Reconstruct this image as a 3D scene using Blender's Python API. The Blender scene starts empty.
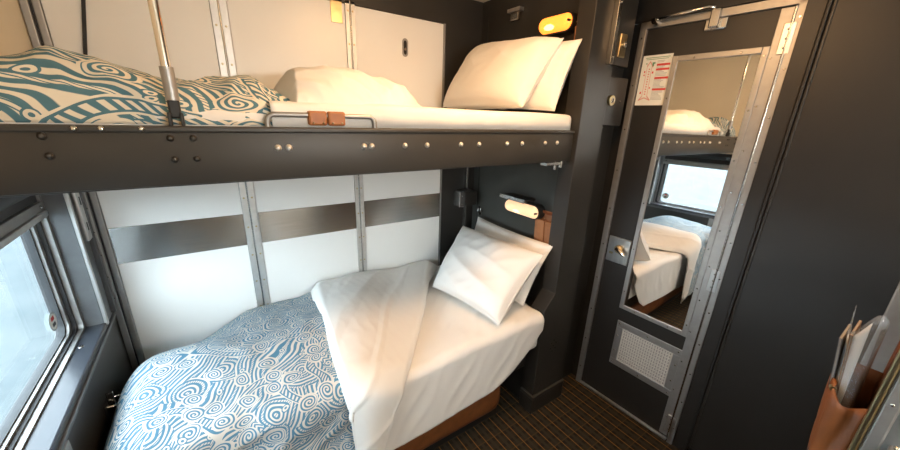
import bpy, bmesh, math, random
import numpy as np
from mathutils import Vector, Matrix
PI = math.pi
random.seed(7)
S = bpy.context.scene
C = bpy.context.collection

# ------------------------------------------------------------------ camera
YAW, PITCH, ROLL = math.radians(34.8858), math.radians(18.3407), math.radians(1.9348)
FPX, PPY, CAMH = 348.22, 232.58, 1.55
f = Vector((math.sin(YAW) * math.cos(PITCH), math.cos(YAW) * math.cos(PITCH), -math.sin(PITCH)))
r = Vector((math.cos(YAW), -math.sin(YAW), 0))
u = r.cross(f)
r2 = r * math.cos(ROLL) + u * math.sin(ROLL)
u2 = -r * math.sin(ROLL) + u * math.cos(ROLL)
cd = bpy.data.cameras.new('camera')
cam = bpy.data.objects.new('camera', cd)
C.objects.link(cam)
cam.matrix_world = Matrix(((r2.x, u2.x, -f.x, 0), (r2.y, u2.y, -f.y, 0), (r2.z, u2.z, -f.z, CAMH), (0, 0, 0, 1)))
cd.sensor_width = 36.0
cd.lens = FPX / 900 * 36
cd.shift_y = (PPY - 225) / 900
cd.clip_start = 0.02
S.camera = cam

# ------------------------------------------------------------------ world, light, exposure
W = bpy.data.worlds.new('sky')
S.world = W
W.use_nodes = True
bg = W.node_tree.nodes['Background']
bg.inputs[0].default_value = (0.78, 0.90, 1.0, 1)
bg.inputs[1].default_value = 6.0
S.view_settings.view_transform = 'Standard'
S.view_settings.look = 'None'
S.view_settings.gamma = 1
S.view_settings.use_curve_mapping = False
S.view_settings.exposure = 1.28
S.cycles.use_denoising = True
S.cycles.max_bounces = 10
S.cycles.diffuse_bounces = 6
S.cycles.glossy_bounces = 5
S.cycles.sample_clamp_indirect = 6

# ------------------------------------------------------------------ materials
MATS = {}
def newmat(name):
    m = bpy.data.materials.new(name)
    m.use_nodes = True
    return m, m.node_tree.nodes, m.node_tree.links, m.node_tree.nodes['Principled BSDF']
def mat(name, col, rough=.5, metal=0.0, noise=0.0, nscale=30, bump=0.0, bscale=200, spec=.5, stretch=None, sheen=0, coat=0, rnoise=0):
    m, N, L, b = newmat(name)
    b.inputs['Base Color'].default_value = (*col, 1)
    b.inputs['Roughness'].default_value = rough
    b.inputs['Metallic'].default_value = metal
    b.inputs['Specular IOR Level'].default_value = spec
    b.inputs['Sheen Weight'].default_value = sheen
    b.inputs['Coat Weight'].default_value = coat
    tc = N.new('ShaderNodeTexCoord')
    mp = N.new('ShaderNodeMapping')
    L.new(tc.outputs['Object'], mp.inputs['Vector'])
    if stretch: mp.inputs['Scale'].default_value = stretch
    if noise:
        n = N.new('ShaderNodeTexNoise')
        n.inputs['Scale'].default_value = nscale
        n.inputs['Detail'].default_value = 5
        L.new(mp.outputs[0], n.inputs['Vector'])
        cr = N.new('ShaderNodeValToRGB')
        cr.color_ramp.elements[0].position = .3
        cr.color_ramp.elements[1].position = .7
        cr.color_ramp.elements[0].color = (*[c * (1 - noise) for c in col], 1)
        cr.color_ramp.elements[1].color = (*[min(1, c * (1 + noise)) for c in col], 1)
        L.new(n.outputs['Fac'], cr.inputs[0])
        L.new(cr.outputs[0], b.inputs['Base Color'])
        if rnoise:
            mr = N.new('ShaderNodeMapRange')
            mr.inputs['To Min'].default_value = rough - rnoise
            mr.inputs['To Max'].default_value = rough + rnoise
            L.new(n.outputs['Fac'], mr.inputs['Value'])
            L.new(mr.outputs[0], b.inputs['Roughness'])
    if bump:
        n2 = N.new('ShaderNodeTexNoise')
        n2.inputs['Scale'].default_value = bscale
        n2.inputs['Detail'].default_value = 3
        L.new(mp.outputs[0], n2.inputs['Vector'])
        bp = N.new('ShaderNodeBump')
        bp.inputs['Strength'].default_value = bump
        bp.inputs['Distance'].default_value = .002
        L.new(n2.outputs['Fac'], bp.inputs['Height'])
        L.new(bp.outputs[0], b.inputs['Normal'])
    MATS[name] = m
    return m
mat('dark_paint', (.024, .0225, .020), .42, noise=.12, nscale=6, bump=.08, bscale=350)
mat('end_paint_lit', (.058, .059, .053), .5, noise=.1, nscale=6, bump=.08, bscale=350)  # dark paint made lighter: window light put into the colour
mat('door_paint', (.016, .015, .014), .45, noise=.12, nscale=6, bump=.08, bscale=350)
mat('rail_paint', (.039, .037, .033), .45, noise=.1, nscale=5, bump=.06, bscale=300)
mat('black', (.012, .012, .012), .5)
mat('white_panel', (.85, .85, .825), .32, noise=.015, nscale=4)
mat('cream_panel', (.78, .68, .50), .45, noise=.03, nscale=4)
mat('cabin_white', (.72, .68, .58), .6, noise=.03, nscale=3)
mat('aluminium', (.55, .55, .54), .38, 1.0, noise=.1, nscale=60, stretch=(1, 1, .15), bump=.03, bscale=400)
mat('brushed', (.40, .395, .38), .22, 1.0, noise=.12, nscale=50, stretch=(.1, 1, 8))
_b = MATS['brushed'].node_tree
_t = _b.nodes.new('ShaderNodeTangent'); _t.direction_type = 'RADIAL'; _t.axis = 'Z'
_b.links.new(_t.outputs[0], _b.nodes['Principled BSDF'].inputs['Tangent'])
_b.nodes['Principled BSDF'].inputs['Anisotropic'].default_value = .9
_b.nodes['Principled BSDF'].inputs['Anisotropic Rotation'].default_value = .25
mat('frame_alu', (.38, .375, .365), .45, .8, noise=.05, nscale=40, bump=.04, bscale=300)
mat('post_grey', (.13, .135, .14), .4, .5, noise=.1, nscale=20)
mat('strip_alu', (.62, .62, .61), .42, .75, noise=.06, nscale=40)
mat('steel', (.55, .55, .54), .25, 1.0)
mat('chrome', (.8, .78, .74), .12, 1.0)
mat('cabinet_metal', (.30, .31, .31), .5, .9, noise=.06, nscale=30)
mat('brass', (.48, .40, .24), .3, 1.0, noise=.1, nscale=40)
mat('mirror', (.90, .90, .89), .015, 1.0)
mat('leather_tan', (.34, .155, .07), .5, noise=.15, nscale=25, bump=.2, bscale=260)
mat('leather_grip', (.36, .13, .03), .45, noise=.15, nscale=25)
mat('rivet_white', (.75, .73, .68), .35, .3)
mat('leather', (.19, .064, .019), .5, noise=.18, nscale=25, bump=.2, bscale=260)
mat('leather_dark', (.26, .085, .028), .55, noise=.15, nscale=25, bump=.2, bscale=260)
mat('sheet', (.82, .81, .785), .8, noise=.02, nscale=5, bump=.12, bscale=700, spec=.2, sheen=.1)
mat('pillow', (.82, .80, .77), .8, noise=.02, nscale=5, bump=.12, bscale=700, spec=.2, sheen=.1)
mat('pipe', (.76, .75, .72), .8, spec=.2)
mat('rubber', (.03, .032, .035), .6)
mat('paper', (.80, .80, .74), .7, noise=.02, nscale=20)
mat('ink_red', (.65, .05, .04), .7)
mat('ink_grey', (.35, .35, .33), .7)
mat('ink_green', (.12, .30, .16), .7)
mat('ink_pink', (.70, .32, .28), .7)
mat('grille', (.66, .64, .60), .5, .3)
mat('grille_hole', (.30, .29, .28), .6)
mat('navy', (.02, .025, .06), .6)
mat('magazine', (.10, .10, .11), .3, noise=.5, nscale=40)
mat('magazine_edge', (.42, .40, .37), .7, noise=.1, nscale=200)
mat('magazine_tan', (.26, .15, .085), .4, noise=.4, nscale=50)
mat('sill_paint', (.036, .041, .052), .28, noise=.08, nscale=6)

def emis(name, col, strength):
    m, N, L, b = newmat(name)
    b.inputs['Base Color'].default_value = (*col, 1)
    b.inputs['Emission Color'].default_value = (*col, 1)
    b.inputs['Emission Strength'].default_value = strength
    b.inputs['Roughness'].default_value = .3
    MATS[name] = m
emis('lamp_upper', (1.0, .25, .03), 1.0)
emis('bulb_upper', (1.0, .42, .10), 3.0)
emis('lamp_lower', (1.0, .66, .38), .35)
emis('bulb_lower', (1.0, .70, .40), .8)
emis('ceiling_glow', (1.0, .56, .25), 25.0)
emis('fill_glow', (1.0, .97, .92), 25.0)  # glow of the added fill lamp

def glass_mat(name, tint, refl=.08, rough=0.0, body=0.0, bodycol=(1, 1, 1)):
    m, N, L, b = newmat(name)
    N.remove(b)
    out = N['Material Output']
    t = N.new('ShaderNodeBsdfTransparent'); t.inputs[0].default_value = (*tint, 1)
    g = N.new('ShaderNodeBsdfGlossy'); g.inputs['Roughness'].default_value = rough
    lw = N.new('ShaderNodeLayerWeight'); lw.inputs[0].default_value = .5
    pw = N.new('ShaderNodeMath'); pw.operation = 'POWER'; pw.inputs[1].default_value = 5
    L.new(lw.outputs['Facing'], pw.inputs[0])
    fr = N.new('ShaderNodeMath'); fr.operation = 'MULTIPLY_ADD'; fr.inputs[1].default_value = .9; fr.inputs[2].default_value = .04
    L.new(pw.outputs[0], fr.inputs[0])
    mx = N.new('ShaderNodeMixShader')
    L.new(fr.outputs[0], mx.inputs[0]); L.new(t.outputs[0], mx.inputs[1]); L.new(g.outputs[0], mx.inputs[2])
    last = mx
    if body:
        d = N.new('ShaderNodeBsdfDiffuse'); d.inputs[0].default_value = (*bodycol, 1)
        m2 = N.new('ShaderNodeMixShader'); m2.inputs[0].default_value = body
        L.new(mx.outputs[0], m2.inputs[1]); L.new(d.outputs[0], m2.inputs[2]); last = m2
    L.new(last.outputs[0], out.inputs['Surface'])
    MATS[name] = m
glass_mat('glass', (.95, .98, .98))
glass_mat('plastic', (.92, .94, .97), rough=.08, body=.12, bodycol=(.75, .8, .85))

# --- node helpers
def math_n(N, L, op, a, b=None, c=None):
    n = N.new('ShaderNodeMath'); n.operation = op
    for i, v in enumerate((a, b, c)):
        if v is None: continue
        if isinstance(v, (int, float)): n.inputs[i].default_value = v
        else: L.new(v, n.inputs[i])
    return n.outputs[0]

def carpet():
    m, N, L, b = newmat('carpet')
    b.inputs['Roughness'].default_value = .95
    b.inputs['Specular IOR Level'].default_value = .1
    tc = N.new('ShaderNodeTexCoord')
    sp = N.new('ShaderNodeSeparateXYZ'); L.new(tc.outputs['Object'], sp.inputs[0])
    def line(src, period, off, width):
        a = math_n(N, L, 'ADD', src, off)
        a = math_n(N, L, 'DIVIDE', a, period)
        a = math_n(N, L, 'FRACT', a)
        a = math_n(N, L, 'SUBTRACT', a, .5)
        a = math_n(N, L, 'ABSOLUTE', a)
        return math_n(N, L, 'LESS_THAN', a, width / period / 2)
    def mix(prev, fac, col):
        x = N.new('ShaderNodeMix'); x.data_type = 'RGBA'
        L.new(fac, x.inputs[0])
        if isinstance(prev, tuple): x.inputs[6].default_value = (*prev, 1)
        else: L.new(prev, x.inputs[6])
        x.inputs[7].default_value = (*col, 1)
        return x.outputs[2]
    base = (.026, .022, .015)
    c = mix(base, line(sp.outputs[1], .052, .0, .018), (.017, .015, .012))
    c = mix(c, line(sp.outputs[0], .054, .027, .016), (.031, .026, .018))
    c = mix(c, line(sp.outputs[1], .104, .012, .005), (.050, .034, .016))
    c = mix(c, line(sp.outputs[0], .054, .0, .0045), (.17, .080, .022))
    n = N.new('ShaderNodeTexNoise'); n.inputs['Scale'].default_value = 500
    L.new(tc.outputs['Object'], n.inputs['Vector'])
    mm = N.new('ShaderNodeMix'); mm.data_type = 'RGBA'; mm.blend_type = 'MULTIPLY'; mm.inputs[0].default_value = .6
    L.new(c, mm.inputs[6]); L.new(n.outputs['Fac'], mm.inputs[7])
    g = N.new('ShaderNodeMix'); g.data_type = 'RGBA'; g.blend_type = 'ADD'; g.inputs[0].default_value = .45
    L.new(mm.outputs[2], g.inputs[6]); L.new(c, g.inputs[7])
    L.new(g.outputs[2], b.inputs['Base Color'])
    bp = N.new('ShaderNodeBump'); bp.inputs['Strength'].default_value = .4; bp.inputs['Distance'].default_value = .003
    L.new(n.outputs['Fac'], bp.inputs['Height']); L.new(bp.outputs[0], b.inputs['Normal'])
    MATS['carpet'] = m
carpet()

def swirl(name, k, blue, cream):
    """printed pattern: flowing parallel lines, with spirals, ringed dots and toothed bands laid over them (k = print scale)"""
    m, N, L, b = newmat(name)
    b.inputs['Roughness'].default_value = .85
    b.inputs['Specular IOR Level'].default_value = .2
    M = lambda *a: math_n(N, L, *a)
    uv0 = N.new('ShaderNodeUVMap'); uv0.uv_map = 'UVMap'
    sc0 = N.new('ShaderNodeVectorMath'); sc0.operation = 'SCALE'; sc0.inputs['Scale'].default_value = k
    L.new(uv0.outputs[0], sc0.inputs[0]); base = sc0.outputs[0]
    def noise(scale, off, detail=0):
        mp = N.new('ShaderNodeMapping'); mp.inputs['Location'].default_value = (off, off * 1.7, 0); L.new(base, mp.inputs['Vector'])
        n = N.new('ShaderNodeTexNoise'); n.noise_dimensions = '2D'; n.inputs['Scale'].default_value = scale; n.inputs['Detail'].default_value = detail
        L.new(mp.outputs[0], n.inputs['Vector']); return n
    # gentle warp for hand drawn lines
    w = noise(9, 3.1)
    sb = N.new('ShaderNodeVectorMath'); sb.operation = 'SUBTRACT'; sb.inputs[1].default_value = (.5, .5, .5); L.new(w.outputs['Color'], sb.inputs[0])
    ws = N.new('ShaderNodeVectorMath'); ws.operation = 'SCALE'; ws.inputs['Scale'].default_value = .035; L.new(sb.outputs[0], ws.inputs[0])
    ad = N.new('ShaderNodeVectorMath'); ad.operation = 'ADD'; L.new(base, ad.inputs[0]); L.new(ws.outputs[0], ad.inputs[1])
    fl = N.new('ShaderNodeVectorMath'); fl.operation = 'MULTIPLY'; fl.inputs[1].default_value = (1, 1, 0); L.new(ad.outputs[0], fl.inputs[0]); vec = fl.outputs[0]
    sv = N.new('ShaderNodeSeparateXYZ'); L.new(vec, sv.inputs[0])
    wave = lambda ph: M('SINE', M('MULTIPLY', ph, 2 * PI))
    def soft(x, lo=-.12, hi=.20):
        r_ = N.new('ShaderNodeMapRange'); r_.inputs['From Min'].default_value = lo; r_.inputs['From Max'].default_value = hi; L.new(x, r_.inputs['Value']); return r_.outputs[0]
    def over(below, mask, top):
        x = N.new('ShaderNodeMix'); L.new(mask, x.inputs[0]); L.new(below, x.inputs[2])
        if isinstance(top, (int, float)): x.inputs[3].default_value = top
        else: L.new(top, x.inputs[3])
        return x.outputs[0]
    def cells(scale, off, rnd=.9):
        mp = N.new('ShaderNodeMapping'); mp.inputs['Location'].default_value = (off, off * .6, 0); L.new(vec, mp.inputs['Vector'])
        vo = N.new('ShaderNodeTexVoronoi'); vo.voronoi_dimensions = '2D'; vo.inputs['Scale'].default_value = scale; vo.inputs['Randomness'].default_value = rnd
        L.new(mp.outputs[0], vo.inputs['Vector'])
        d = N.new('ShaderNodeVectorMath'); d.operation = 'SUBTRACT'; L.new(mp.outputs[0], d.inputs[0]); L.new(vo.outputs['Position'], d.inputs[1])
        s_ = N.new('ShaderNodeSeparateXYZ'); L.new(d.outputs[0], s_.inputs[0])
        ln = N.new('ShaderNodeVectorMath'); ln.operation = 'LENGTH'; L.new(d.outputs[0], ln.inputs[0])
        c = N.new('ShaderNodeSeparateColor'); L.new(vo.outputs['Color'], c.inputs[0])
        th = M('ADD', M('ARCTAN2', s_.outputs[1], s_.outputs[0]), M('MULTIPLY', c.outputs[1], 6.28))
        return ln.outputs['Value'], th, c, s_
    # 1 big motifs: each large cell has its own family of lines
    R, T, CC, SS = cells(5.2, 0)
    rot = M('MULTIPLY', CC.outputs[1], 6.28)
    dx = M('ADD', M('MULTIPLY', SS.outputs[0], M('COSINE', rot)), M('MULTIPLY', SS.outputs[1], M('SINE', rot)))
    dy = M('SUBTRACT', M('MULTIPLY', SS.outputs[1], M('COSINE', rot)), M('MULTIPLY', SS.outputs[0], M('SINE', rot)))
    flow = M('ADD', M('MULTIPLY', noise(2.6, 7.7).outputs['Fac'], 9), M('ADD', M('MULTIPLY', sv.outputs[0], 30), M('MULTIPLY', sv.outputs[1], 22)))
    rings = M('MULTIPLY', R, 46)
    arcs = M('MULTIPLY', M('ADD', dx, M('MULTIPLY', M('MULTIPLY', dy, dy), 7)), 44)
    sel = CC.outputs[0]
    ph = over(flow, M('GREATER_THAN', sel, .42), rings)
    ph = over(ph, M('GREATER_THAN', sel, .64), arcs)
    ph = over(ph, M('GREATER_THAN', sel, .86), M('MULTIPLY', M('ADD', dx, M('PINGPONG', dy, .02)), 42))
    v = soft(wave(ph))
    # every third line carries dots
    dots = M('GREATER_THAN', M('MULTIPLY', M('LESS_THAN', M('FRACT', M('DIVIDE', M('ADD', ph, .25), 3)), .30), wave(M('MULTIPLY', M('ADD', sv.outputs[0], sv.outputs[1]), 62))), .55)
    v = over(v, dots, 0.0)
    # 2 toothed band wandering along a noise contour
    nb = M('SUBTRACT', noise(2.4, 21.3).outputs['Fac'], .5); an = M('ABSOLUTE', nb)
    teeth = soft(wave(M('ADD', M('MULTIPLY', sv.outputs[0], 38), M('MULTIPLY', sv.outputs[1], 30))))
    v = over(v, M('LESS_THAN', an, .050), 1.0)
    v = over(v, M('LESS_THAN', an, .038), 0.0)
    v = over(v, M('LESS_THAN', an, .026), teeth)
    # 3 spirals
    r3, t3, c3, _ = cells(7.6, 4.3, .7)
    on = M('GREATER_THAN', c3.outputs[0], .40)
    sp_ = soft(wave(M('ADD', M('MULTIPLY', r3, 58), M('DIVIDE', t3, 2 * PI))))
    v = over(v, M('MULTIPLY', on, M('LESS_THAN', r3, .054)), 1.0)
    v = over(v, M('MULTIPLY', on, M('LESS_THAN', r3, .047)), sp_)
    # 4 small ringed dots
    r4, t4, c4, _ = cells(17, 9.9, .9)
    on4 = M('MULTIPLY', M('GREATER_THAN', c4.outputs[0], .86), M('GREATER_THAN', an, .05))
    v = over(v, M('MULTIPLY', on4, M('LESS_THAN', r4, .019)), 0.0)
    v = over(v, M('MULTIPLY', on4, M('LESS_THAN', r4, .014)), 1.0)
    v = over(v, M('MULTIPLY', on4, M('LESS_THAN', r4, .006)), 0.0)
    cl = N.new('ShaderNodeClamp'); L.new(v, cl.inputs[0])
    mx = N.new('ShaderNodeMix'); mx.data_type = 'RGBA'
    mx.inputs[6].default_value = (*blue, 1); mx.inputs[7].default_value = (*cream, 1)
    L.new(cl.outputs[0], mx.inputs[0]); L.new(mx.outputs[2], b.inputs['Base Color'])
    MATS[name] = m
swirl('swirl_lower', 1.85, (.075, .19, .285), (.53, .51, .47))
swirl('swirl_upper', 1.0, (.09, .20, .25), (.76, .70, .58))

def outside():
    m, N, L, b = newmat('outside_ground')
    b.inputs['Roughness'].default_value = .9
    tc = N.new('ShaderNodeTexCoord')
    n = N.new('ShaderNodeTexNoise'); n.inputs['Scale'].default_value = 1.2; n.inputs['Detail'].default_value = 9; n.inputs['Roughness'].default_value = .7
    L.new(tc.outputs['Object'], n.inputs['Vector'])
    cr = N.new('ShaderNodeValToRGB')
    cr.color_ramp.elements[0].position = .35; cr.color_ramp.elements[1].position = .65
    cr.color_ramp.elements[0].color = (.030, .043, .047, 1); cr.color_ramp.elements[1].color = (.058, .068, .070, 1)
    L.new(n.outputs['Fac'], cr.inputs[0]); L.new(cr.outputs[0], b.inputs['Base Color'])
    MATS['outside_ground'] = m
outside()

# ------------------------------------------------------------------ mesh helpers
def link(name, me, m, parent=None, loc=None):
    o = bpy.data.objects.new(name, me)
    C.objects.link(o)
    if m is not None and not me.materials: me.materials.append(MATS[m])
    if parent is not None:
        o.parent = parent
        o.matrix_parent_inverse = Matrix.Translation(-Vector(parent.location)) if parent.rotation_euler == (0, 0, 0) else parent.matrix_basis.inverted()
    if loc is not None: o.location = loc
    return o
def done(name, bm, m, parent=None, smooth=False, ang=None):
    bmesh.ops.recalc_face_normals(bm, faces=bm.faces)
    me = bpy.data.meshes.new(name)
    bm.to_mesh(me); bm.free()
    if smooth or ang:
        for p in me.polygons: p.use_smooth = True
    if ang: me.set_sharp_from_angle(angle=math.radians(ang))
    return link(name, me, m, parent)
def add_box(bm, x0, x1, y0, y1, z0, z1, bev=0.0, seg=2):
    t = bmesh.new()
    bmesh.ops.create_cube(t, size=1)
    for v in t.verts:
        v.co = Vector(((x0 + x1) / 2 + v.co.x * (x1 - x0), (y0 + y1) / 2 + v.co.y * (y1 - y0), (z0 + z1) / 2 + v.co.z * (z1 - z0)))
    if bev: bmesh.ops.bevel(t, geom=t.edges[:], offset=bev, segments=seg, affect='EDGES', profile=.5)
    me = bpy.data.meshes.new('t'); t.to_mesh(me); t.free(); bm.from_mesh(me); bpy.data.meshes.remove(me)
def box(name, x0, x1, y0, y1, z0, z1, m, parent=None, bev=0.0, seg=2):
    bm = bmesh.new(); add_box(bm, min(x0, x1), max(x0, x1), min(y0, y1), max(y0, y1), min(z0, z1), max(z0, z1), bev, seg)
    return done(name, bm, m, parent, ang=40 if seg > 2 else None)
def add_cyl(bm, a, b, ra, rb=None, n=16, caps=True):
    a, b = Vector(a), Vector(b); rb = ra if rb is None else rb
    q = (b - a).to_track_quat('Z', 'Y').to_matrix()
    r0, r1 = [], []
    for i in range(n):
        w = Vector((math.cos(2 * PI * i / n), math.sin(2 * PI * i / n), 0))
        r0.append(bm.verts.new(a + q @ (w * ra))); r1.append(bm.verts.new(b + q @ (w * rb)))
    for i in range(n): bm.faces.new((r0[i], r0[(i + 1) % n], r1[(i + 1) % n], r1[i]))
    if caps: bm.faces.new(r0[::-1]); bm.faces.new(r1)
def cyl(name, a, b, ra, m, parent=None, rb=None, n=20):
    bm = bmesh.new(); add_cyl(bm, a, b, ra, rb, n); return done(name, bm, m, parent, ang=40)
def tube(name, pts, rad, m, parent=None, n=10):
    bm = bmesh.new(); pts = [Vector(p) for p in pts]; rings = []
    up = None
    for i, p in enumerate(pts):
        t = (pts[min(i + 1, len(pts) - 1)] - pts[max(i - 1, 0)]).normalized()
        if up is None:
            up = t.orthogonal().normalized()
        up = (up - t * up.dot(t)).normalized(); sd = t.cross(up)
        rr = rad[i] if isinstance(rad, (list, tuple)) else rad
        rings.append([bm.verts.new(p + up * math.cos(2 * PI * k / n) * rr + sd * math.sin(2 * PI * k / n) * rr) for k in range(n)])
    for a, b in zip(rings, rings[1:]):
        for k in range(n): bm.faces.new((a[k], a[(k + 1) % n], b[(k + 1) % n], b[k]))
    bm.faces.new(rings[0][::-1]); bm.faces.new(rings[-1])
    return done(name, bm, m, parent, ang=50)
def prism(name, poly, axis, a0, a1, m, parent=None, bev=0.0):
    """poly: 2D outline; axis 'x': (y,z), 'y': (x,z), 'z': (x,y)"""
    bm = bmesh.new()
    def P(p, a): return {'x': (a, p[0], p[1]), 'y': (p[0], a, p[1]), 'z': (p[0], p[1], a)}[axis]
    A = [bm.verts.new(P(p, a0)) for p in poly]; B = [bm.verts.new(P(p, a1)) for p in poly]
    n = len(poly)
    for i in range(n): bm.faces.new((A[i], A[(i + 1) % n], B[(i + 1) % n], B[i]))
    bm.faces.new(A[::-1]); bm.faces.new(B)
    if bev:
        bmesh.ops.recalc_face_normals(bm, faces=bm.faces)
        bmesh.ops.bevel(bm, geom=bm.edges[:], offset=bev, segments=2, affect='EDGES', profile=.5)
    return done(name, bm, m, parent, ang=None if bev or len(poly) < 9 else 35)
def rrect(y0, y1, z0, z1, rad, n=6):
    out = []
    for cy, cz, a0 in ((y1 - rad, z1 - rad, 0), (y0 + rad, z1 - rad, 90), (y0 + rad, z0 + rad, 180), (y1 - rad, z0 + rad, 270)):
        for k in range(n + 1):
            a = math.radians(a0 + 90 * k / n); out.append((cy + rad * math.cos(a), cz + rad * math.sin(a)))
    return out
def ring(name, outer, inner, axis, a0, a1, m, parent=None):
    """frame between two outlines with the same number of points"""
    bm = bmesh.new()
    def P(p, a): return {'x': (a, p[0], p[1]), 'y': (p[0], a, p[1]), 'z': (p[0], p[1], a)}[axis]
    rows = [[bm.verts.new(P(p, a)) for p in pl] for pl, a in ((outer, a0), (inner, a0), (inner, a1), (outer, a1))]
    n = len(outer)
    for a, b in zip(rows, rows[1:] + rows[:1]):
        for i in range(n): bm.faces.new((a[i], a[(i + 1) % n], b[(i + 1) % n], b[i]))
    return done(name, bm, m, parent, ang=35)
def empty(name, loc=(0, 0, 0)):
    o = bpy.data.objects.new(name, None); C.objects.link(o); o.location = loc; o.empty_display_size = .05
    return o
def tag(o, label=None, cat=None, group=None, kind=None):
    if label: o['label'] = label
    if cat: o['category'] = cat
    if group: o['group'] = group
    if kind: o['kind'] = kind
    return o
SCREW = {}
def screw(parent, pos, axis, rad=.004, m='steel', name='screw'):
    key = (axis, rad, m)
    if key not in SCREW:
        bm = bmesh.new(); d = Vector({'x': (1, 0, 0), '-x': (-1, 0, 0), 'y': (0, 1, 0), '-y': (0, -1, 0), 'z': (0, 0, 1)}[axis])
        add_cyl(bm, (0, 0, 0), d * rad * .45, rad, rad * .8, 10); add_cyl(bm, d * rad * .45, d * rad * .75, rad * .8, rad * .35, 10)
        bmesh.ops.recalc_face_normals(bm, faces=bm.faces)
        me = bpy.data.meshes.new(name); bm.to_mesh(me); bm.free(); me.materials.append(MATS[m])
        for p in me.polygons: p.use_smooth = True
        SCREW[key] = me
    o = bpy.data.objects.new(name, SCREW[key]); C.objects.link(o); o.parent = parent
    o.location = Vector(pos) - Vector(parent.location) if parent.type == 'EMPTY' else Vector(pos)
    return o
def screws_joined(name, pts, axis, rad, m, parent):
    bm = bmesh.new(); d = Vector({'-x': (-1, 0, 0), '-y': (0, -1, 0), 'x': (1, 0, 0)}[axis])
    for p in pts:
        p = Vector(p); add_cyl(bm, p, p + d * rad * .5, rad, rad * .7, 8)
    o = done(name, bm, m, parent, ang=50); o['kind'] = 'stuff'; return o

# --- cloth helpers
def waves(seed, n, kmin, kmax, direction=None, spread=.5):
    rg = random.Random(seed); out = []
    for _ in range(n):
        k = kmin * (kmax / kmin) ** rg.random()
        a = rg.uniform(0, 2 * PI) if direction is None else direction + rg.gauss(0, spread)
        out.append((k * math.cos(a), k * math.sin(a), rg.uniform(0, 2 * PI), (kmin / k) ** .8))
    return out
def wsum(ws, x, y): 
    t = sum(w[3] for w in ws)
    return sum(a * np.sin(kx * x + ky * y + p) for kx, ky, p, a in ws) / t * 2
def ridged(ws, x, y): return 1 - np.abs(wsum(ws, x, y)) * 1.6
def grid_mesh(name, P, UV, m, parent=None, thick=0.0, closed=False):
    """P: array (nu,nv,3)"""
    nu, nv = P.shape[:2]
    verts = P.reshape(-1, 3)
    faces = [(i * nv + j, (i + 1) * nv + j, (i + 1) * nv + j + 1, i * nv + j + 1) for i in range(nu - 1) for j in range(nv - 1)]
    me = bpy.data.meshes.new(name)
    me.from_pydata([tuple(v) for v in verts], [], faces)
    ul = me.uv_layers.new(name='UVMap')
    uvf = UV.reshape(-1, 2)
    idx = np.empty(len(me.loops), dtype=np.int32); me.loops.foreach_get('vertex_index', idx)
    ul.data.foreach_set('uv', uvf[idx].astype(np.float32).ravel())
    for p in me.polygons: p.use_smooth = True
    o = link(name, me, m, parent)
    if thick:
        s = o.modifiers.new('thickness', 'SOLIDIFY'); s.thickness = thick; s.offset = -1
    return o
def sstep(a, b, x):
    t = np.clip((x - a) / (b - a), 0, 1); return t * t * (3 - 2 * t)

# key planes
XW, XE, XD = -.40, 1.40, 1.74      # window wall, berth end wall, door wall
YB, YR, YF = 1.76, 1.00, -.80      # back wall, bunk rail face, wall behind the camera
ZC = 2.16

# ================================================================== THE SETTING
fl = box('floor', -.505, 2.1, YF - .1, 1.9, -.08, 0, 'carpet'); tag(fl, kind='structure')
ce = box('ceiling', -.505, 2.1, YF - .1, 1.9, ZC, ZC + .08, 'cabin_white'); tag(ce, kind='structure')

# ---- back wall
wb = box('wall_back', -.505, 2.1, YB + .012, YB + .12, 0, ZC, 'dark_paint'); tag(wb, kind='structure')
for x0, x1 in ((-.355, .094), (.150, .611), (.657, 1.142)):
    box('panel', x0 + .001, x1 - .001, YB, YB + .02, .02, 2.016, 'white_panel', wb, bev=.002)
# hinge strips between the panels
for xa, xb in ((.094, .150), (.611, .657)):
    xm = (xa + xb) / 2
    st = box('hinge_strip', xa, xm - .0035, YB - .004, YB + .02, .02, 2.03, 'strip_alu', wb, bev=.0015)
    box('hinge_strip', xm + .0035, xb, YB - .004, YB + .02, .02, 2.03, 'strip_alu', wb, bev=.0015)
    bm = bmesh.new(); add_cyl(bm, (xm, YB - .002, .02), (xm, YB - .002, 2.03), .0032, n=10); done('hinge_pin', bm, 'steel', wb, ang=40)
    screws_joined('screw_heads', [(x, YB - .004, z) for x in (xa + .012, xb - .012) for z in np.arange(.1, 2.02, .135)], '-y', .0045, 'brass', wb)
for x0, x1 in ((-.352, .092), (.152, .609), (.659, 1.140)):
    box('scuff_plate', x0, x1, YB - .003, YB + .01, .962, 1.108, 'brushed', wb, bev=.001)
    screws_joined('screw_heads', [(x, YB - .003, z) for x in (x0 + .02, (x0 + x1) / 2, x1 - .02) for z in (.975, 1.095)], '-y', .004, 'steel', wb)
box('edge_trim', 1.142, 1.152, YB - .004, YB + .02, .02, 2.02, 'frame_alu', wb, bev=.001)
box('corner_panel', 1.156, XE, YB - .002, YB + .02, .02, ZC, 'dark_paint', wb, bev=.001)
box('top_band', -.4, 1.156, YB - .004, YB + .02, 2.018, ZC, 'dark_paint', wb)
bp_ = box('brass_plate', .546, .597, YB - .004, YB + .01, 1.935, 2.03, 'brass', wb, bev=.001)
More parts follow.
